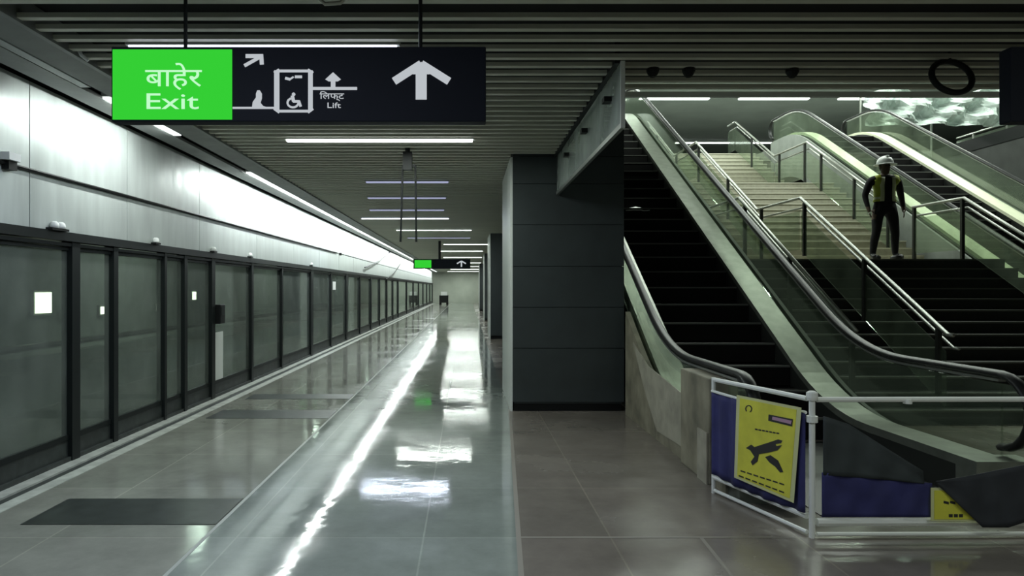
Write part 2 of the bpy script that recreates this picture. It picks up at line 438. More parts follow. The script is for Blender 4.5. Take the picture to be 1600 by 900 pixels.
# tunnel behind the glass
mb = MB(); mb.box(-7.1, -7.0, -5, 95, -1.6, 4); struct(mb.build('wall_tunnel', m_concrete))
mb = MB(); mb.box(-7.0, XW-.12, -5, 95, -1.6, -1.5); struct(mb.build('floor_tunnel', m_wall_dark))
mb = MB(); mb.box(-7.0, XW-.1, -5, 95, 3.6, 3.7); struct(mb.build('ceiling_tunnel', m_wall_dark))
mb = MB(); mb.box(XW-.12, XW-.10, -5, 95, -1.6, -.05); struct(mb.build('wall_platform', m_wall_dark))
t = thing('tunnel_walkway', (-6.7, 2, -1.5), 'concrete walkway ledge along the tunnel wall seen through the glass doors', 'walkway')
MB().box(-7.0, -6.45, 2, 90, -1.5, .58).build('ledge', m_concrete, t)
MB().tube([(-6.5, 2, .72), (-6.5, 90, .72)], .05, 8).build('handrail', m_black, t)
for i, (px, py, w, h) in enumerate([(67,473,.42,.34),(101,492,.12,.12),(160,485,.14,.14),(247,480,.12,.12),(303,462,.2,.2)]):  # added glow boxes stand in for bright reflections in the door glass
    d = F*6.95/(730-px); c = P(px,py,d)
    t = thing('tunnel_lamp', (-7.0, d, c.z), ['large bright tunnel lamp seen through the nearest glass panel','small tunnel lamp just left of the first thick door post','small tunnel lamp just right of the first thick door post','small tunnel lamp behind the middle glass doors','tunnel lamp behind the fifth glass door, pale and square'][i], 'tunnel lamp', 'lamps on the tunnel wall')
    MB().box(-7.0, -6.95, d-w/2-.03, d+w/2+.03, c.z-h/2-.03, c.z+h/2+.03).build('casing', m_trough, t)
    MB().box(-6.95, -6.93, d-w/2, d+w/2, c.z-h/2, c.z+h/2).build('lens', m_glass_glow, t)
for k, yy in enumerate((6.0, 14, 24, 38)):
    area_light('tunnel_glow', (-5.4, yy, 3.4), .3, 1.2, 45, (.86,1,.88))

# ------------------------------------------------------------------ columns
def column(x0, x1, y0, y1, z1, label, seams):
    t = thing('column', ((x0+x1)/2, y0, 0), label, 'column', 'dark panelled columns along the platform')
    MB().box(x0+.03, x1-.03, y0+.04, y1-.03, 0, .12).build('plinth', m_black, t)
    mb = MB()
    zs = [.12]+seams+[z1]
    for a, b in zip(zs[:-1], zs[1:]):
        mb.box(x0+.012, x1, y0, y1, a+.004, b-.004)
    mb.box(x0+.03, x1-.02, y0+.02, y1-.02, .1, z1)
    mb.build('cladding', m_column, t)
    MB().box(x0-.02, x0+.01, y0+.03, y1, .0, min(z1, HC)).build('side_panel', m_column_pale, t, label='pale side panel')  # panel colour brightened to read as lit from the wall
    return t
column(.58, 2.03, 8.95, 11.0, 5.45, 'large slate panelled column beside the escalator', [.82, 1.35, 1.88, 2.42, 2.95, 3.3, 4.2])
column(.72, 1.8, 21.6, 23.8, HC+.14, 'dark column directly behind the large slate column', [1.2, 2.3])
column(.85, 1.9, 34.0, 36.0, HC+.14, 'third dark column down the platform, far behind', [1.2, 2.3])
column(.85, 1.9, 48.0, 50.0, HC+.14, 'fourth dark column down the platform, small in the distance', [1.2, 2.3])

# walls closing the place
struct(MB().box(8.0, 8.1, 24, 95, 0, HC+.3).build('wall_right', m_upper_wall))
struct(MB().box(XW, 8.1, 73, 73.2, 0, HC+.3).build('wall_end', m_upper_wall))
struct(MB().box(XW-4, 15, -5.1, -5, -1.6, HC+.3).build('wall_back', m_wall_dark))
struct(MB().box(14.1, 14.3, -5, 24, 0, 5.45).build('wall_side', m_wall_dark))
struct(MB().box(1.95, 14.1, 23.4, 23.6, 0, 5.45).build('wall_under', m_wall_dark))
struct(MB().box(1.88, 1.95, 11.0, 23.4, 0, 5.5).build('wall_well', m_wall_dark))

# ------------------------------------------------------------------ ceiling strip lights over the platform
tubes = [(2.2,-2.6,-.5,'cool'),(1.4,2.6,4.7,'on'),(-1.6,-1.5,.6,'on'),(-1.6,2.4,4.5,'on'),(4.83,-2.35,-.49,'cool'),(7.86,-2.05,.06,'on'),(10.95,-1.6,-.3,'dim'),(12.9,-1.85,-.4,'dim'),(14.9,-2.1,-.5,'dim'),(16.72,-2.55,-.45,'cool'),(20.1,-2.05,.12,'on'),(23.2,-2.0,.1,'dim'),(26.6,-.9,.78,'on'),(31.5,-1.2,.7,'on'),(38,-1.3,.8,'on'),(46,-1.4,.9,'on'),(54,-1.4,1.0,'on'),(62,-1.5,1.2,'on'),(70.5,-2,1.6,'on')]  # unseen white tubes above and behind camera added to light barricade and floor
names = {'on':'lit white','cool':'lit bluish','dim':'dim bluish','off':'unlit'}
for i, (yy, x0, x1, st) in enumerate(tubes):
    t = thing('ceiling_light', ((x0+x1)/2, yy, HC), '%s strip light set across the slatted ceiling, %s from the front' % (names[st], ORD[i]), 'ceiling light', 'strip lights across the slatted ceiling')
    z = HC-.015
    w = .035 if yy < 30 else .07
    MB().box(x0-.02, x1+.02, yy-w-.01, yy+w+.01, z, z+.05).build('housing', m_trough_pale, t)
    MB().box(x0, x1, yy-w, yy+w, z-.02, z).build('diffuser', {'on':m_tube_on,'cool':m_tube_cool,'dim':m_tube_dim,'off':m_wash_off}[st], t)
    if st in ('on','cool'):
        area_light('tube_glow', ((x0+x1)/2, yy, z-.03), x1-x0, 2*w, W_TUBE*(x1-x0)*(.8 if yy < 0 else .55 if yy < 2 else .6 if yy < 3 else 1 if yy < 30 else 1.5), TUBE_COL if st == 'on' else COOL_COL, (0,0,0), t)

# ------------------------------------------------------------------ hanging signs
FONT = bpy.data.fonts[0] if len(bpy.data.fonts) else None
def text_mesh(body, size, loc, mat, name, parent, depth=.003, sx=1.0, ax='CENTER'):
    c = bpy.data.curves.new('tmp', 'FONT'); c.body = body; c.size = size; c.align_x = ax; c.extrude = depth; c.resolution_u = 3
    o = bpy.data.objects.new('tmp', c); COL.objects.link(o)
    dg = bpy.context.evaluated_depsgraph_get(); dg.update()
    me = bpy.data.meshes.new_from_object(o.evaluated_get(dg))
    bpy.data.objects.remove(o); bpy.data.curves.remove(c)
    me.transform(Matrix.Translation(Vector(loc)-parent_world(parent)) @ Matrix.Rotation(math.pi/2, 4, 'X') @ Matrix.Scale(sx, 4, (1,0,0)))
    me.materials.clear(); me.materials.append(mat)
    me.name = name
    n = bpy.data.objects.new(name, me); COL.objects.link(n); n.parent = parent
    return n
def flat(mb, pts, y, th=.004, m=0):
    "xz polygon facing the camera side, with thickness"
    mb.prism_y(pts, y, y-th, m); return mb
def bar(mb, a, b, w, y, th=.004):
    a = Vector((a[0],a[1])); b = Vector((b[0],b[1])); d = (b-a).normalized(); n = Vector((-d.y, d.x))*w/2
    return flat(mb, [tuple(a+n), tuple(a-n), tuple(b-n), tuple(b+n)], y, th)

def sign(D, S, label, full=True, rods=(290,657), xl=180, xr=759, group='hanging exit signs'):
    "S: pixel->metre at the sign plane"
    q = lambda x, y: ((x-730)*S*D/F, H+(450-y)*S*D/F)
    x0, z1 = q(xl, 77); x1, z0 = q(xr, 193)
    t = thing('hanging_sign', ((x0+x1)/2, D, z0), label, 'sign', group)
    f = D-.045
    MB().box(x0, x1, D-.045, D+.045, z0, z1).build('housing', m_sign_dark, t, bevel=.006)
    for rx in rods:
        xx, _ = q(rx, 0)
        MB().tube([(xx, D, z1), (xx, D, HC+.18)], .011*S if S < 1.2 else .02, 8).build('hanger_rod', m_black, t)
    return t, q, f
SD = 3.9
t, q, f = sign(SD, 1.0, 'large hanging exit sign with glowing green panel and white arrow')
gx0, gz1 = q(183, 82); gx1, gz0 = q(367, 190)
gp = MB().box(gx0, gx1, f-.006, f, gz0, gz1).build('green_panel', m_sign_green, t)
k = SD/F
cx, cz = q(277, 139)
text_mesh('बाहेर', 40*k, (cx, f-.007, cz), m_sign_text, 'hindi_lettering', gp, sx=1.22)
cx, cz = q(274, 174)
text_mesh('Exit', 35*k, (cx, f-.007, cz), m_sign_text, 'exit_lettering', gp, sx=1.55)
# arrow up
mb = MB(); y_ = f
bar(mb, q(659,159), q(659,112), 17*k, y_); bar(mb, q(659,104), q(617,131), 12*k, y_); bar(mb, q(659,104), q(702,131), 12*k, y_)
flat(mb, [q(648,112), q(659,101), q(670,112), q(672,120), q(646,120)], y_)
mb.build('up_arrow', m_sign_white, t)
# small diagonal arrow
mb = MB(); bar(mb, q(386,107), q(411,93), 5*k, y_); bar(mb, q(388,92), q(415,92), 6*k, y_); bar(mb, q(412,90), q(413,105), 6*k, y_)
mb.build('diagonal_arrow', m_sign_white, t)
# seated traveller figure and the base line
mb = MB(); bar(mb, q(368,172), q(436,172), 3*k, y_)
flat(mb, [q(398,171), q(399,163), q(404,156), q(404,150), q(406,145), q(410,145), q(413,150), q(413,157), q(411,164), q(415,169), q(421,171)], y_)
mb.build('person_pictogram', m_sign_white, t)
# lift box outline
mb = MB()
bar(mb, q(436,114), q(436,176), 8*k, y_); bar(mb, q(488,114), q(488,176), 7*k, y_); bar(mb, q(437,115), q(487,115), 4*k, y_); bar(mb, q(437,177), q(487,177), 4*k, y_)
bar(mb, q(432,118), q(440,113), 4*k, y_); bar(mb, q(484,113), q(492,118), 4*k, y_); bar(mb, q(432,173), q(440,179), 4*k, y_); bar(mb, q(484,179), q(492,173), 4*k, y_)
mb.build('lift_outline', m_sign_white, t)
mb = MB()
bar(mb, q(449,126), q(457,128), 4*k, y_); bar(mb, q(456,128), q(462,124), 2.5*k, y_); bar(mb, q(464,124), q(475,124), 4*k, y_)
mb.build('lift_arrows', m_sign_white, t)
# wheelchair pictogram
mb = MB()
c0 = q(461,164); r0 = 8.5*k
ring = [(c0[0]+r0*math.cos(a), c0[1]+r0*math.sin(a)*.85) for a in [math.radians(110+i*27) for i in range(10)]]
for a, b in zip(ring[:-1], ring[1:]): bar(mb, a, b, 3*k, y_)
flat(mb, [(q(462,151)[0]+2.8*k*math.cos(a), q(462,151)[1]+2.8*k*math.sin(a)) for a in [i*math.pi/4 for i in range(8)]], y_)
bar(mb, q(460,153), q(462,162), 5*k, y_); bar(mb, q(461,162), q(471,162), 4*k, y_); bar(mb, q(470,161), q(473,170), 4*k, y_)
mb.build('wheelchair_pictogram', m_sign_white, t)
# right hand line with small arrow and words
mb = MB(); bar(mb, q(490,142), q(560,142), 4.5*k, y_)
mb.build('level_line', m_sign_white, t)
mb = MB(); bar(mb, q(523,141), q(523,126), 7*k, y_); flat(mb, [q(511,128), q(523,117), q(535,128), q(530,131), q(516,131)], y_)
mb.build('small_up_arrow', m_sign_white, t)
cx, cz = q(521, 158); text_mesh('िलफ्ट', 13*k, (cx, f-.001, cz), m_sign_white, 'hindi_lift_lettering', t, sx=1.3)
cx, cz = q(524, 172); text_mesh('Lift', 12*k, (cx, f-.001, cz), m_sign_white, 'lift_lettering', t, sx=1.4)
MB()
# second sign, only its left end in view
t2, q2, f2 = sign(SD, 1.0, 'dark hanging sign cut off at the right edge above the stairs', rods=(1700,1980), xl=1570, xr=2110)
# far sign
s2 = (90/579)**-1
t3, q3, f3 = sign(SD*s2, 1.0, 'small distant green exit sign hanging far down the platform', rods=(), xl=646, xr=736)
bpy.data.objects.remove(t3.children[0])
MB().box(P(646,0,25).x, P(735,0,25).x, 24.95, 25.05, P(0,420,25).z, P(0,405,25).z).build('housing', m_sign_dark, t3)
MB().box(P(648,0,25).x, P(674,0,25).x, 24.93, 24.95, P(0,418.5,25).z, P(0,406.5,25).z).build('green_panel', m_sign_green, t3)
MB().tube([(P(687,0,25).x, 25, P(0,405,25).z), (P(687,0,25).x, 25, HC+.18)], .05, 6).build('hanger_rod', m_black, t3)
mb = MB(); kk = 25/F
def q25(x, y): p = P(x,y,25); return (p.x, p.z)
bar(mb, q25(721,417), q25(721,409), 2.2*kk, 24.95, .01); bar(mb, q25(721,408), q25(714,412), 2*kk, 24.95, .01); bar(mb, q25(721,408), q25(728,412), 2*kk, 24.95, .01)
mb.build('up_arrow', m_sign_white, t3)
# empty hanger with two thin rods
D = 8.5; c = P(637,240,D)
t = thing('ceiling_hanger', (c.x, D, HC), 'black empty sign hanger with two thin rods below the slatted ceiling', 'hanger')
MB().tube([(c.x, D, HC+.15), (c.x, D, P(0,242,D).z)], .03, 8).build('stub', m_black, t)
MB().box(c.x-.055, c.x+.055, D-.05, D+.05, P(0,266,D).z, P(0,238,D).z).build('clamp', m_black, t)
for dx in (-.07, .085):
    MB().box(c.x+dx-.0, c.x+dx+.03, D-.01, D+.01, P(0,266,D).z-.002, P(0,264,D).z).build('arm', m_black, t)
    MB().tube([(c.x+dx*1.0+.01, D, P(0,258,D).z), (c.x+dx*1.25, D, P(0,378,D).z)], .014, 6).build('rod', m_black, t)
    MB().box(min(c.x, c.x+dx+.01), max(c.x, c.x+dx+.01), D-.015, D+.015, P(0,261,D).z, P(0,257,D).z).build('cross_arm', m_black, t)
# ceiling heads and the black ring
for i, (px, py) in enumerate([(1020,107),(1076,107),(1238,108)]):
    D = F*(HC-H)/(450-py); c = P(px, py, D)
    t = thing('smoke_detector', (c.x, D, HC), ['black detector nearest the glass smoke screen','black detector, middle of the three in line','black detector farthest right of the three in line'][i], 'ceiling fitting', 'black heads on the slatted ceiling')
    MB().lathe([(.05,0),(.05,-.02),(.035,-.05),(.02,-.065)], (c.x, D, HC-.002), 12).build('body', m_black, t)
D = 5.1; c = P(1487, 120, D)
t = thing('ring_lamp', (c.x, D, HC), 'black ring hanging under the slats near the right edge', 'ring')
MB().tube([(c.x+.145*math.cos(a), D+.05*math.sin(a), c.z+.13*math.sin(a)) for a in [i*math.pi/16 for i in range(32)]], .022, 8, closed=True).build('ring', m_black, t, smooth=True)
MB().tube([(c.x, D+.02, c.z+.13), (c.x, D+.02, HC+.1)], .01, 6).build('hanger', m_black, t)
# small white bracket at the slat ends
o = MB().tube([P(122,76,5.0), P(127,86,5.0), P(138,95,5.02)], .014, 6).build('pipe_bracket', m_white)
tag(o, 'small white bent bracket on the trough edge left of the exit sign', 'bracket')
c = P(513,2,4.0)
t = thing('ceiling_clip', (c.x, 4.0, HC), 'small olive clip on the ceiling above the big exit sign', 'clip')
MB().tube([(c.x-.07, 4.05, HC), (c.x-.03, 4.05, HC-.035), (c.x+.06, 4.05, HC-.03), (c.x+.09, 4.05, HC)], .012, 6).build('hook', m_slat, t)

# ------------------------------------------------------------------ glass smoke screen at the left edge of the well
t = thing('smoke_screen', (VX, 5.2, HC), 'hanging glass smoke screen at the left edge of the escalator well', 'glass screen')
for a, b in ((5.2, 6.15), (6.16, 7.4), (7.41, 8.93)):
    MB().box(VX+.03, VX+.042, a, b, 2.84, HC).build('glass_pane', m_glass_sheen, t)
MB().box(VX+.02, VX+.052, 5.2, 8.93, 2.80, 2.84).build('bottom_channel', m_rail_steel, t)
MB().box(VX+.02, VX+.052, 5.17, 5.2, 2.80, HC).build('end_channel', m_column_pale, t)
for yy in (5.6, 6.7, 7.9):
    MB().box(VX-.03, VX+.06, yy-.05, yy+.05, 3.10, 3.14).build('clip', m_black, t)

# ------------------------------------------------------------------ escalators
TAN = .577
U = 5.75
def smooth_path(z0, zk, off, top_len, lo_end):
    "handrail style polyline (y,z) for an escalator whose nosing line starts at zk"
    zt = zk+U/TAN
    pts = [(lo_end, off)]
    r = .75
    def bez(p0, p1, p2, n=8): return [((1-t)**2*p0[0]+2*t*(1-t)*p1[0]+t*t*p2[0], (1-t)**2*p0[1]+2*t*(1-t)*p1[1]+t*t*p2[1]) for t in [i/n for i in range(n+1)]]
    pts += bez((zk-r, off), (zk, off), (zk+r, off+r*TAN))
    n = 12
    for i in range(1, n): 
        y = zk+r+(zt-zk-2*r)*i/n; pts.append((y, off+(y-zk)*TAN))
    pts += bez((zt-r, off+U-r*TAN), (zt, off+U), (zt+r, off+U))
    pts.append((zt+top_len, off+U))
    return pts
def escalator(name_label, xl, xr, zk, lo, deck_mat, cladding):
    top = 1.6
    zt = zk+U/TAN
    t = thing('escalator', ((xl+xr)/2, lo, 0), name_label, 'escalator', 'escalators rising to the upper level')
    base = smooth_path(0, zk, 0, top, lo+.1)
    def off(d, extra=0): return [(y, z+d) for y, z in base]
    # truss under the steps
    bot = [(y, max(-.02, z-.95) if y > zk-.2 else -.02) for y, z in base]
    MB().strip_x(bot, off(-.22), xl-.06, xr+.06).build('truss', m_wall_dark, t)
    for side, x in (('l', xl), ('r', xr)):
        s = 1 if side == 'l' else -1
        # outer cladding up to the glass
        xo = x-s*.10
        mats = m_board if (cladding and side == 'l') else m_skirt if side == 'l' else m_concrete
        lo_c = [(y, max(.0, z-.95)) for y, z in base]
        if not (cladding and side == 'l'):
            MB().strip_x(lo_c, off(.24), min(xo, xo+s*.05), max(xo, xo+s*.05)).build('outer_cladding', m_concrete, t)
        # inner deck, skirt
        xi0, xi1 = x+s*.06, x+s*.36
        MB().strip_x(off(.24), off(.31), min(xi0, xi1), max(xi0, xi1)).build('inner_deck', deck_mat, t)
        MB().strip_x(off(-.2), off(.24), min(xi1-s*.03, xi1), max(xi1-s*.03, xi1)).build('skirt', m_skirt, t)
        # glass
        MB().strip_x(off(.24), off(.86), x-.008, x+.008).build('glass_balustrade', m_glass_green, t)
        # handrail with rounded newel at the foot
        hp = [(y, z+.93) for y, z in base]
        c = (hp[0][0], .93-.28)
        newel = [(c[0]-.28*math.sin(a), c[1]+.28*math.cos(a)) for a in [math.pi*i/10 for i in range(10, 0, -1)]]
        full = newel+hp
        e = hp[-1]; full += [(e[0]+.28*math.sin(a), e[1]-.28+.28*math.cos(a)) for a in [math.pi*i/10 for i in range(1, 11)]]
        MB().strip_x([(y, z-.0) for y, z in full], [(y, z+.0) for y, z in full], x, x) if False else None
        mb = MB()
        # oval section swept along the path
        ring = [(.05*math.cos(a), .032*math.sin(a)) for a in [i*math.pi/5 for i in range(10)]]
        vs = []; fs = []
        for i, (y, z) in enumerate(full):
            a = full[max(i-1,0)]; b = full[min(i+1,len(full)-1)]
            d = Vector((b[0]-a[0], b[1]-a[1])).normalized(); nn = (-d.y, d.x)
            for (rx, rz) in ring: vs.append((x+rx, y+nn[0]*rz, z+nn[1]*rz))
        for i in range(len(full)-1):
            for j in range(10): fs.append((i*10+j, i*10+(j+1)%10, (i+1)*10+(j+1)%10, (i+1)*10+j))
        fs += [tuple(range(10))[::-1], tuple((len(full)-1)*10+j for j in range(10))]
        mb.add(vs, fs)
        mb.build('handrail', m_handrail, t, smooth=True)
        gp = [(y, z+.875) for y, z in base]
        MB().strip_x(gp, [(y, z+.02) for y, z in gp], x-.03, x+.03).build('handrail_guide', m_rail_steel, t)
        # newel glass end and foot block
        MB().box(x-.008, x+.008, lo-.12, lo+.1, .12, .86).build('newel_glass', m_glass_green, t)
        MB().box(min(xo,xi1), max(xo,xi1), lo-.12, lo+.1, 0, .31).build('newel_base', m_deck, t)
    # comb plate
    MB().box(xl+.36, xr-.36, lo-.4, zk-.1, -.05, .006).build('comb_plate', m_skirt, t)
    # steps
    x0, x1 = xl+.365, xr-.365
    proto = None
    run = .40; n = int((zt-zk)/run)+1
    for i in range(n):
        y = zk+i*run; z = (i)*run*TAN
        if z > U: break
        if proto is None:
            mb = MB()
            mb.box(x0, x1, y, y+run, z, z+run*TAN-.012)
            mb.box(x0, x1, y-.004, y+.03, z+run*TAN-.02, z+run*TAN, 1)
            proto = mb.build('step', [m_step, m_step_edge], t); base_y, base_z = y, z
        else:
            c = proto.copy(); COL.objects.link(c); c.parent = t
            c.location = (0, y-base_y, z-base_z)
    return t
E1 = (2.12, 4.14, 7.28, 5.25)
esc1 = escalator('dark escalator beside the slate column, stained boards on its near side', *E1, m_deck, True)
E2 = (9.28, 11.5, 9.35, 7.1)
esc2 = escalator('escalator with a bright cream inner deck, on the far right beyond the stairs', *E2, m_deck_lit, False)
# stained boards on the outer side of the first escalator
bp = [(y, z) for y, z in smooth_path(0, E1[2], 0, 1.6, E1[3]+.1) if y < 9.2]
xs = 2.0
MB().strip_x([(y, max(0, z-1.0)) for y, z in bp], [(y, z+.46) for y, z in bp], xs, xs+.06).build('side_board', m_board, esc1, label='stained tan boards')
mb = MB(); mb.prism_x([(6.38,.13),(7.25,.10),(7.75,.45),(8.3,.95),(7.6,.74),(6.38,.62)], xs-.012, xs-.002)
mb.build('pale_board', m_board_pale, esc1, label='paler tan board')
mb = MB(); mb.box(1.96, 2.2, 5.6, 6.35, 0, .865)
mb.build('end_box', m_board, esc1, bevel=.012)
MB().box(1.945, 1.958, 5.62, 5.85, .0, .42).build('end_panel', m_board_pale, esc1)
# white sheet on a step
zz = 12.3
mb = MB(); random.seed(5)
n, mm = 9, 5
vs = []
for j in range(mm):
    for i in range(n):
        u, v = i/(n-1)-.5, j/(mm-1)-.5
        vs.append((2.98+u*.42, 12.22+v*.30, 2.96+.075*max(0, 1-4*(u*u+v*v))+random.uniform(-.006,.006)))
fs = [(j*n+i, j*n+i+1, (j+1)*n+i+1, (j+1)*n+i) for j in range(mm-1) for i in range(n-1)]
mb.add(vs, fs)
o = mb.build('white_sheet', m_white); md = o.modifiers.new('solid', 'SOLIDIFY'); md.thickness = .012
tag(o, 'crumpled white sheet lying on a dark escalator step', 'sheet')

# ------------------------------------------------------------------ staircase
SX0, SX1 = 4.42, 8.92
RUN = .2772; RISE = .16
ST0 = 8.14
t = thing('staircase', ((SX0+SX1)/2, ST0, 0), 'wide staircase of dark lower steps and beige upper steps between the escalators', 'staircase')
def flight(name, y0, z0, n, mats):
    mb = MB()
    for i in range(n):
        mb.box(SX0, SX1, y0+i*RUN, y0+(i+1)*RUN, 0 if z0 == 0 else z0-.4+i*RISE*.8, z0+(i+1)*RISE-.02)
        mb.box(SX0, SX1, y0+i*RUN-.012, y0+(i+1)*RUN, z0+(i+1)*RISE-.02, z0+(i+1)*RISE)
        mb.box(SX0, SX1, y0+i*RUN-.014, y0+i*RUN+.02, z0+(i+1)*RISE-.022, z0+(i+1)*RISE+.002, 1)
    return mb.build(name, mats, t), y0+n*RUN, z0+n*RISE
_, y1, z1 = flight('lower_flight', ST0, 0, 13, [m_granite_shaded, m_granite_edge])
y1 += 0
LAND1 = z1
MB().box(SX0, SX1, y1, y1+1.75, z1-.4, z1).box(SX0, SX1, y1+1.3, y1+1.75, 0, z1-.4).build('landing', m_granite_lit, t)
_, y2, z2 = flight('middle_flight', y1+1.75, z1, 13, [m_granite_lit, m_granite_lit_edge])
MB().box(SX0, SX1, y2, y2+1.8, z2-.4, z2).box(SX0, SX1, y2+1.3, y2+1.8, 0, z2-.4).build('landing', m_granite_lit, t)
_, y3, z3 = flight('upper_flight', y2+1.8, z2, 10, [m_granite_lit, m_granite_lit_edge])
Y1, Y2, Y3 = y1, y2, y3
YM = y1+1.75; YU = y2+1.8
def walk(y):
    if y < ST0: return 0
    if y < Y1: return (y-ST0)*TAN+RISE
    if y < YM: return LAND1
    if y < Y2: return LAND1+(y-YM)*TAN+RISE
    if y < YU: return z2
    return min(z2+(y-YU)*TAN+RISE, z3)
# railings
def railing(x, y0, y1, label, glass=True, posts_at=None, group='steel stair railings', h=1.0, mat=None):
    t = thing('stair_railing', (x, y0, walk(y0+.01)), label, 'railing', group)
    mat = mat or m_rail
    brk = [y0]+[b for b in (ST0, Y1, YM, Y2, YU, Y3) if y0 < b < y1]+[y1]
    def top(y): # rail height
        z = 0
        for a, b, sl, za in ((-9,ST0,0,0),(ST0,Y1,1,0),(Y1,YM,0,LAND1),(YM,Y2,1,LAND1),(Y2,YU,0,z2),(YU,Y3,1,z2),(Y3,99,0,z3)):
            if a <= y < b: z = za+(y-a)*TAN*sl
        return z+h+.05
    pts = [(x, y, top(min(y, 98))) for y in brk]
    MB().tube(pts, .026, 10).build('top_rail', mat, t, smooth=True)
    MB().tube([(x+.07, a, b-.16) for _, a, b in pts], .018, 8).build('second_rail', mat, t, smooth=True)
    ps = posts_at or []
    if not ps:
        y = y0+.05
        while y < y1: ps.append(y); y += 1.25
    for y in ps:
        MB().box(x-.025, x+.025, y-.025, y+.025, walk(y)-.02, top(y)-.02).build('post', m_post_dark, t)
    if glass:
        for a, b in zip(brk[:-1], brk[1:]):
            if b-a < .2: continue
            lo = [(a+.03, top(a+.03)-h+.12), (b-.03, top(b-.03)-h+.12)]
            hi = [(a+.03, top(a+.03)-.22), (b-.03, top(b-.03)-.22)]
            MB().strip_x(lo, hi, x-.006, x+.006).build('glass_panel', m_glass_green, t)
    return t
railing(4.62, 8.2, Y3+.6, 'steel stair railing against the near escalator, left side of the stairs', glass=False, posts_at=[8.3,9.9,11.5,13.2,15.0,17.0,18.8,20.5])
railing(5.66, 8.05, Y3+.6, 'steel centre railing with green glass running up the middle of the stairs', posts_at=[8.3,9.85,11.6,13.3,15,16.9,18.7,20.6])
railing(8.44, 8.6, YM-.4, 'lower right stair railing with green glass, ending beside the worker', posts_at=[8.8,10.3,11.78,13.05])
railing(8.40, YM+.15, Y3+.6, 'upper right stair railing with green glass above the landing', posts_at=[YM+.3,15,16.4,Y2+.1,18.6,20.4])

# ------------------------------------------------------------------ upper level
mb = MB()
for (x0, x1, y0, y1) in ((VX+.9, 4.35, 18.85, 45), (4.35, 9.0, Y3, 45), (9.0, 14.1, 20.95, 45), (14.1, 26, 5, 45), (-3, VX+.9, 18.9, 45), (-3, 14.1, 3, VY0+.3)):
    mb.box(x0, x1, y0, y1, 5.45, 5.75)
struct(mb.build('floor_upper', [M('upper_slab', (.20,.21,.19), .5)]))
struct(MB().box(14.08, 14.1, 6.2, 23.4, 5.43, 5.76).build('trim_9', m_black))
struct(MB().box(-3, 26, 3, 45, 8.6, 8.8).build('ceiling_upper', m_upper_ceiling))
struct(MB().box(-3, 26, 45, 45.2, 5.75, 8.6).build('wall_upper', m_upper_wall))
struct(MB().box(26, 26.2, 3, 45, 5.75, 8.6).build('wall_upper_right', m_upper_wall))
struct(MB().box(-3.2, -3, 3, 45, 3.6, 8.6).build('wall_upper_left', m_upper_wall))
struct(MB().box(VX-.3, VX-.02, VY0+.3, 18.9, HC+.3, 5.75).build('wall_slab_edge', m_wall_dark))
struct(MB().box(-3, 26, 2.9, 3, 5.75, 8.6).build('wall_upper_front', m_wall_dark))
i = 0
for yy in (25.3, 19.5, 13.5, 33):
    for x0 in (6.3, 9.95, 13.6, 2.6):
        x1 = x0+2.55
        t = thing('upper_light', ((x0+x1)/2, yy, 8.6), '', 'ceiling light', 'strip lights on the upper level ceiling')
        t['label'] = {0:'long lit strip on the upper level ceiling, farthest left above the escalator',1:'lit strip on the upper level ceiling above the staircase',2:'lit strip on the upper level ceiling above the right escalator'}.get(i, 'lit strip on the upper level ceiling hidden behind the slatted edge')
        MB().box(x0-.03, x1+.03, yy-.12, yy+.12, 8.54, 8.598).build('housing', m_trough_pale, t)
        MB().box(x0, x1, yy-.09, yy+.09, 8.51, 8.54).build('diffuser', m_tube_on, t)
        if not (yy == 33):
            area_light('upper_glow', ((x0+x1)/2, yy, 8.495), x1-x0, .18, W_UPPER*(x1-x0), (.90,1,.90), (0,0,0), t)
        i += 1
# guard rail with crumpled plastic sheet at the right of the upper level
t = thing('upper_guard', (17.0, 8, 5.75), 'glass guard rail along the right edge of the upper level', 'guard rail')
MB().tube([(17.0, 8, 6.8), (17.0, 24, 6.8)], .03, 8).build('top_rail', m_rail, t)
for yy in (8.2, 11.2, 14.2, 17.2, 20.2, 23.2): MB().box(16.97, 17.03, yy-.03, yy+.03, 5.75, 6.8).build('post', m_rail, t)
MB().box(16.99, 17.005, 8, 24, 5.85, 6.7).build('glass_panel', m_glass_green, t)
mb = MB(); random.seed(9)
n, mm = 40, 14; vs = []
for j in range(mm):
    for i in range(n):
        u, v = i/(n-1), j/(mm-1)
        x = 11.9+u*4.5; z = 6.45+(1-v)*1.0+.12*math.sin(u*9)*(1-v)
        yv = 20.6+.16*math.sin(u*23+v*7)+.10*math.sin(u*11-v*13)+random.uniform(-.04,.04)
        vs.append((x, yv, z))
mb.add(vs, [(j*n+i, j*n+i+1, (j+1)*n+i+1, (j+1)*n+i) for j in range(mm-1) for i in range(n-1)])
t = thing('sheet_hoarding', (14.1, 20.95, 5.75), 'crumpled clear plastic sheet hung from a frame on the upper level at the right', 'plastic sheet')
o = mb.build('plastic_sheet', m_plastic, t, smooth=False); md = o.modifiers.new('solid','SOLIDIFY'); md.thickness = .004
MB().tube([(11.8, 20.97, 7.5), (16.5, 20.97, 7.5)], .03, 8).build('top_bar', m_rail, t)
for x in (11.95, 14.1, 16.4): MB().tube([(x, 21.0, 5.75), (x, 21.0, 7.5)], .03, 8).build('post', m_rail, t)

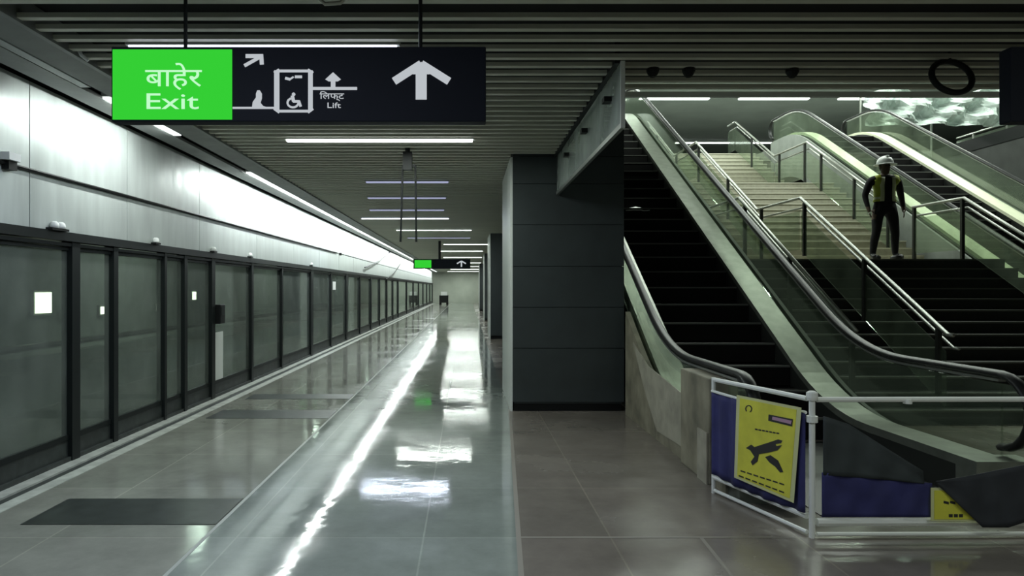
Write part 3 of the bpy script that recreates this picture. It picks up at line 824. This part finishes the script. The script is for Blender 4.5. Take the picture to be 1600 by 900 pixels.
# ------------------------------------------------------------------ barricade with cloth and posters in front of the escalator
BC = Vector((2.21, 4.43, 0)); BL = Vector((1.925, 5.40, 0)); BR = Vector((4.6, 4.45, 0))
def barricade(a, b, label, end_post=True, lz=.10, lr=.027):
    t = thing('barricade', a, label, 'barricade', 'white pipe barricade panels')
    up = Vector((0,0,1))
    d = (b-a).normalized()
    MB().tube([a+up*.885, b+up*.885], .017, 8).build('top_rail', m_white, t)
    MB().tube([a+up*lz, b+up*lz], lr, 8).build('lower_rail', m_white, t)
    MB().tube([a+up*.022, b+up*.022], .014, 8).build('base_rail', m_white, t)
    if end_post: MB().tube([b, b+up*.90], .017, 8).build('post', m_white, t)
    return t
tl = barricade(BC+Vector((-.012,.04,0)), BL, 'white pipe barricade panel with blue cloth, running back beside the boards', True, .125, .02)
tf = barricade(BC+Vector((.03,0,0)), BR, 'white pipe barricade panel across the front of the escalators')
MB().tube([BC, BC+Vector((0,0,.93))], .019, 10).build('post', m_white, tf)
MB().lathe([(.03,0),(.036,.02),(.034,.05),(.018,.06)], BC+Vector((0,0,.88)), 12).build('post_cap', m_white, tf)
MB().lathe([(.034,0),(.034,.04)], BC+Vector((0,0,.74)), 12).build('collar', m_white, tf)
MB().lathe([(.026,-.015),(.026,.015)], P(1418,627,4.43), 10).build('clamp', m_white, tf)
# left segment frame: u along from BC to BL
dL = (BL-BC); LL = dL.length; dL.normalize(); nL = Vector((-dL.y, dL.x, 0)); 
if nL.x > 0: nL = -nL
def ptL(u, z, o=.03): return BC+dL*u+nL*o+Vector((0,0,z))
def px_to_L(px, py, o=.03):
    "intersect the view ray through a photo pixel with the left barricade plane"
    r = Vector(((px-730)/F, 1, (450-py)/F)); p0 = BC+nL*o; c0 = Vector((0,0,H))
    s = (p0-c0).dot(nL)/r.dot(nL); return c0+r*s
def sheet(corner_fn, nx, nz, name, mat, wav=.012, th=.004, parent=None):
    mb = MB(); vs = []
    for j in range(nz+1):
        for i in range(nx+1): vs.append(tuple(corner_fn(i/nx, j/nz)))
    w = nx+1
    mb.add(vs, [(j*w+i, j*w+i+1, (j+1)*w+i+1, (j+1)*w+i) for j in range(nz) for i in range(nx)])
    o = mb.build(name, mat, parent, smooth=True)
    md = o.modifiers.new('solid', 'SOLIDIFY'); md.thickness = th
    return o
def clothL(u, v):
    w = .010*math.sin(u*38)+.006*math.sin(u*17+2)
    return ptL(.02+u*(LL-.04), .80-.02*math.sin(u*math.pi)-v*.645, .028+w)
o = sheet(clothL, 48, 12, 'cloth_cover', m_navy)
tag(o, 'dark blue cloth hanging on the left barricade panel behind the yellow poster', 'cloth')
o = MB().tube([ptL(.02,.80,.03), ptL(LL*.3,.785,.032), ptL(LL*.6,.785,.032), ptL(LL-.02,.80,.03)], .011, 8).build('cloth_hem', m_white, o)
# poster
pt = [px_to_L(1151,617,.062), px_to_L(1252,637,.062), px_to_L(1240,786,.062), px_to_L(1147,746,.062)]
poster = thing('poster', pt[3], 'yellow poster with black machine drawing on the left barricade', 'poster', 'yellow posters on the barricade')
def quad(mb, c, off, m=0, th=.002):
    a = [Vector(p)+nL*off for p in c]; b = [p-nL*th for p in a]
    mb.add([tuple(p) for p in a+b], [(0,1,2,3),(7,6,5,4)]+[(i,4+i,4+(i+1)%4,(i+1)%4) for i in range(4)], m)
    return mb
quad(MB(), pt, 0).build('sheet', m_poster_pale, poster)
def bil(u, v): return pt[0].lerp(pt[1], u).lerp(pt[3].lerp(pt[2], u), v)
quad(MB(), [bil(.06,.03), bil(.94,.03), bil(.94,.97), bil(.06,.97)], .002).build('yellow_field', m_yellow, poster)
def ngonL(mb, pxs, off=.0045):
    a = [px_to_L(1100+x/3.332, 580+y/3.332, .062+off) for x, y in pxs]; n = len(a)
    mb.add([tuple(p) for p in a]+[tuple(p-nL*.0015) for p in a], [tuple(range(n)), tuple(range(n,2*n))[::-1]]+[(i,(i+1)%n,n+(i+1)%n,n+i) for i in range(n)])
    return mb
mb = MB()
ngonL(mb, [(218,400),(245,382),(262,395),(340,370),(385,355),(408,362),(400,375),(372,380),(376,390),(405,385),(382,412),(330,425),(285,432),(278,470),(252,490),(243,472),(262,445),(240,412)])
ngonL(mb, [(318,447),(345,437),(385,465),(412,525),(396,528),(370,497),(340,475)])
mb.build('machine_drawing', m_ink, poster)
mb = MB()
for row, (a, b, y0, y1) in enumerate([(265,395,298,322),(190,425,515,590),(180,425,540,632)]):
    n = 7
    for i in range(n):
        u0, u1 = i/n, (i+.72)/n
        ngonL(mb, [(a+(b-a)*u0, y0+(y1-y0)*u0), (a+(b-a)*u1, y0+(y1-y0)*u1), (a+(b-a)*u1, y0+(y1-y0)*u1+7), (a+(b-a)*u0, y0+(y1-y0)*u0+7)])
mb.build('text_lines', m_ink, poster)
mb = MB()
cc = [(232+18*math.cos(a), 196+20*math.sin(a)) for a in [i*math.pi/8 for i in range(16)]]
ci = [(232+13*math.cos(a), 196+15*math.sin(a)) for a in [i*math.pi/8 for i in range(16)]]
for i in range(16):
    if i in (3,4,5): continue
    ngonL(mb, [cc[i], cc[(i+1)%16], ci[(i+1)%16], ci[i]])
mb.build('round_emblem', m_ink, poster)
MB(); mb = ngonL(MB(), [(336,225),(462,250),(458,288),(334,258)]); mb.build('caption_box', m_ink, poster)
mb = ngonL(MB(), [(356,236),(456,258),(452,276),(354,252)], .007); mb.build('caption_field', m_pink, poster)

# front cloths (plane y = 4.43)
FY = 4.43
def pf(x, y, o=0.0): 
    p = P(x, y, FY-.03-o); return p
def frontgrid(poly_l, poly_r, name, mat, o, amp=.006, nx=24, nz=10, label='', cat='cloth'):
    "ruled sheet between a top edge polyline and a bottom edge polyline given in photo pixels"
    def along(poly, u):
        n = len(poly)-1; k = min(int(u*n), n-1); f = u*n-k
        return Vector(poly[k]).lerp(Vector(poly[k+1]), f)
    def fn(u, v):
        a = along(poly_l, u); b = along(poly_r, u); c = a.lerp(b, v)
        w = amp*math.sin(u*21+v*4)+amp*.6*math.sin(u*9-v*7)
        return pf(c.x, c.y, o+w)
    ob = sheet(fn, nx, nz, name, mat)
    tag(ob, label, cat)
    return ob
frontgrid([(1284,738),(1340,743),(1400,749),(1456,755)], [(1284,808),(1340,808),(1400,808),(1456,808)], 'cloth_cover', m_navy, 0, label='navy cloth stretched low across the front barricade panel')
frontgrid([(1286,650),(1325,662),(1385,700),(1442,736)], [(1286,742),(1340,746),(1390,750),(1444,756)], 'tarp', m_slate_cloth, .012, label='slate tarp sloping down from the barricade corner post')
frontgrid([(1462,752),(1510,744),(1560,734),(1700,706)], [(1466,758),(1535,824),(1575,824),(1700,784)], 'cloth_cover', m_black_cloth, .035, label='black cloth draped over the yellow poster at the right end of the front barricade')
p2 = thing('poster', pf(1455,812), 'yellow poster half hidden under the black cloth on the front barricade', 'poster', 'yellow posters on the barricade')
flat(MB(), [(pf(x,y,.016).x, pf(x,y,.016).z) for x,y in ((1454,762),(1556,762),(1556,814),(1454,814))], FY-.046, .003).build('sheet', m_poster_pale, p2)
flat(MB(), [(pf(x,y,.016).x, pf(x,y,.016).z) for x,y in ((1459,766),(1551,766),(1551,811),(1459,811))], FY-.050, .002).build('yellow_field', m_yellow, p2)
mb = MB()
for x in (1482,1490,1498): flat(mb, [(pf(a,b,.02).x, pf(a,b,.02).z) for a,b in ((x,803),(x+6,803),(x+6,808),(x,808))], FY-.0525, .0015)
for x in (1474,1484): flat(mb, [(pf(a,b,.02).x, pf(a,b,.02).z) for a,b in ((x,782),(x+8,784),(x+8,788),(x,786))], FY-.0525, .0015)
mb.build('text_lines', m_ink, p2)

# ------------------------------------------------------------------ distant cleaning cart
c = P(694, 470, 66)
t = thing('cart', (c.x, 66, 0), 'small dark cart standing far away at the end of the platform', 'cart')
MB().box(c.x-.45, c.x+.4, 65.6, 66.4, .2, .9).build('tub', m_black, t)
MB().box(c.x-.3, c.x+.3, 65.7, 66.3, .9, 1.25).build('load', m_white, t)
for dx in (-.35,.3):
    for dy in (-.3,.3):
        MB().lathe([(.1,0),(.1,.2)], (c.x+dx, 66+dy, 0), 8).build('wheel', m_black, t)

# ------------------------------------------------------------------ worker on the landing
WX, WY, WZ = 7.26, Y1+.28, LAND1
person = thing('person', (WX, WY, WZ), 'worker in a white hard hat and yellow vest standing atop the dark steps', 'person')
m_skin = M('skin', (.10,.065,.045), .6); m_cloth = M('dark_workwear', (.006,.006,.008), .9, noise=.2, nscale=9)
m_boot = M('black_boot', (.01,.01,.01), .5); m_vest = M('yellow_vest', (.34,.40,.03), .6, noise=.12, nscale=10)
m_reflect = M('reflective_tape', (.60,.64,.40), .4); m_helmet = M('white_helmet', (.66,.68,.66), .35); m_hair = M('black_hair', (.01,.01,.01), .7)
# joints relative to the feet, facing the camera (-y)
J = {}
V_ = []; E_ = []; R_ = []
def jt(name, x, y, z, r, par=None, r2=None):
    x *= 1.2; r *= 1.12
    J[name] = len(V_); V_.append((x,y,z)); R_.append((r, r2 or r))
    if par is not None: E_.append((J[par], J[name]))
jt('pelvis',0,0,.92,.155,None,.115)
jt('waist',0,-.005,1.08,.15,'pelvis',.105)
jt('chest',0,0,1.28,.175,'waist',.12)
jt('upchest',0,.005,1.40,.15,'chest',.10)
jt('neck',0,0,1.49,.055,'upchest')
jt('skull0',0,-.025,1.555,.066,'neck',.072)
jt('skull1',0,-.02,1.63,.078,'skull0',.09)
jt('skull2',0,-.012,1.69,.07,'skull1',.08)
for s, n in ((-1,'L'),(1,'R')):
    jt('hip'+n, s*.10, 0, .88, .10, 'pelvis')
    jt('knee'+n, s*.135, -.035, .49, .066, 'hip'+n)
    jt('calf'+n, s*.15, .0, .34, .062, 'knee'+n)
    jt('ankle'+n, s*.165, .02, .09, .045, 'calf'+n)
    jt('toe'+n, s*.20, -.14, .045, .042, 'ankle'+n)
    jt('shoulder'+n, s*.195, .01, 1.40, .068, 'upchest')
    jt('elbow'+n, s*.265, .05, 1.13, .048, 'shoulder'+n)
    jt('wrist'+n, s*.255, -.04, .90, .032, 'elbow'+n)
    jt('palm'+n, s*.25, -.065, .83, .036, 'wrist'+n, .022)
me = bpy.data.meshes.new('body'); me.from_pydata(V_, E_, [])
ob = bpy.data.objects.new('tmp_body', me); COL.objects.link(ob)
sk = ob.modifiers.new('skin', 'SKIN'); sk.use_smooth_shade = True
for i, sv in enumerate(me.skin_vertices[0].data):
    sv.radius = R_[i]; sv.use_root = (i == 0)
ss = ob.modifiers.new('sub', 'SUBSURF'); ss.levels = 2; ss.render_levels = 2
dg = bpy.context.evaluated_depsgraph_get(); dg.update()
bm_me = bpy.data.meshes.new_from_object(ob.evaluated_get(dg)); bpy.data.objects.remove(ob)
bmb = MB(); bmb.add([v.co.copy()+Vector((WX,WY,WZ)) for v in bm_me.vertices], [tuple(p.vertices) for p in bm_me.polygons])
for i, p in enumerate(bm_me.polygons):
    c = p.center
    hand = abs(c.x) > .2 and c.z < .93 and c.z > .7
    bmb.m[i] = 1 if (c.z > 1.47 or hand) else (2 if c.z < .10 else 0)
# face: nose, ears, eyes, mouth and fingers go into the same body mesh
def ell(mb, c, r, m, n=10):
    prof = [(max(.001, math.sin(math.pi*i/6)), -math.cos(math.pi*i/6)) for i in range(7)]
    vs = []; fs = []
    for a, b in prof:
        for j in range(n): vs.append((c[0]+r[0]*a*math.cos(2*math.pi*j/n), c[1]+r[1]*a*math.sin(2*math.pi*j/n), c[2]+r[2]*b))
    for i in range(6):
        for j in range(n): fs.append((i*n+j, i*n+(j+1)%n, (i+1)*n+(j+1)%n, (i+1)*n+j))
    mb.add(vs, fs, m)
def W(x, y, z): return (WX+x, WY+y, WZ+z)
ell(bmb, W(0,-.112,1.605), (.015,.022,.028), 1)
for s in (-1,1):
    ell(bmb, W(s*.080,-.01,1.615), (.012,.022,.032), 1)
    ell(bmb, W(s*.030,-.098,1.635), (.014,.010,.008), 2)
ell(bmb, W(0,-.098,1.562), (.026,.010,.006), 3)
for s in (-1,1):
    for k in range(4):
        x0 = s*(.298)+(k-1.5)*.019*(.6); y0 = -.065+(k-1.5)*.016
        L_ = [.072,.082,.078,.06][k]
        bmb.tube([W(x0,y0,.815), W(x0-s*.004,y0-.008,.815-L_*.5), W(x0-s*.018,y0-.018,.815-L_)], [.009,.0085,.006], 6, 1)
    bmb.tube([W(s*.288,-.085,.86), W(s*.270,-.110,.835), W(s*.264,-.118,.805)], [.011,.010,.007], 6, 1)
body = bmb.build('body', [m_cloth, m_skin, m_boot, M('lip', (.09,.04,.035), .6)], person, smooth=True)
# vest: shell grown from the torso, open down the front
vb = MB()
keep = {}
def inside(c): return 1.0 < c.z < 1.455 and abs(c.x) < .20 and not (c.y < 0 and abs(c.x) < .045+.05*max(0,(c.z-1.2)/.25))
for p in bm_me.polygons:
    if not inside(p.center): continue
    idx = []
    for vi in p.vertices:
        if vi not in keep:
            v = bm_me.vertices[vi]; keep[vi] = len(vb.v); vb.v.append(tuple(Vector(W(*(v.co+v.normal*.02)))))
        idx.append(keep[vi])
    vb.f.append(tuple(idx)); 
    tape = 1.035 < p.center.z < 1.085
    vb.m.append(1 if tape or (p.center.y < 0 and .085 < abs(p.center.x) < .115) else 0)
vest = vb.build('vest', [m_vest, m_reflect], person, smooth=True)
sd = vest.modifiers.new('solid', 'SOLIDIFY'); sd.thickness = .008
# helmet
hb = MB()
hb.lathe([(.130,.0),(.132,.03),(.122,.075),(.095,.112),(.052,.137),(.01,.144)], W(0,-.012,1.665), 24)
hb.lathe([(.112,-.004),(.178,-.016),(.18,-.008),(.112,.012)], W(0,-.02,1.668), 24)
hb.box(WX-.02, WX+.02, WY-.10, WY+.08, WZ+1.77, WZ+1.815)
hb.build('helmet', m_helmet, person, smooth=True)
hb = MB(); hb.lathe([(.06,-.10),(.082,-.06),(.088,0)], W(0,.012,1.668), 16)
hb.build('hair', m_hair, person, smooth=True)
for s in (-1,1):
    o = MB(); o.tube([W(s*.165,.05,.03), W(s*.18,-.04,.045), W(s*.20,-.16,.04)], [.045,.052,.042], 10)
    o.build('boot', m_boot, person, smooth=True)
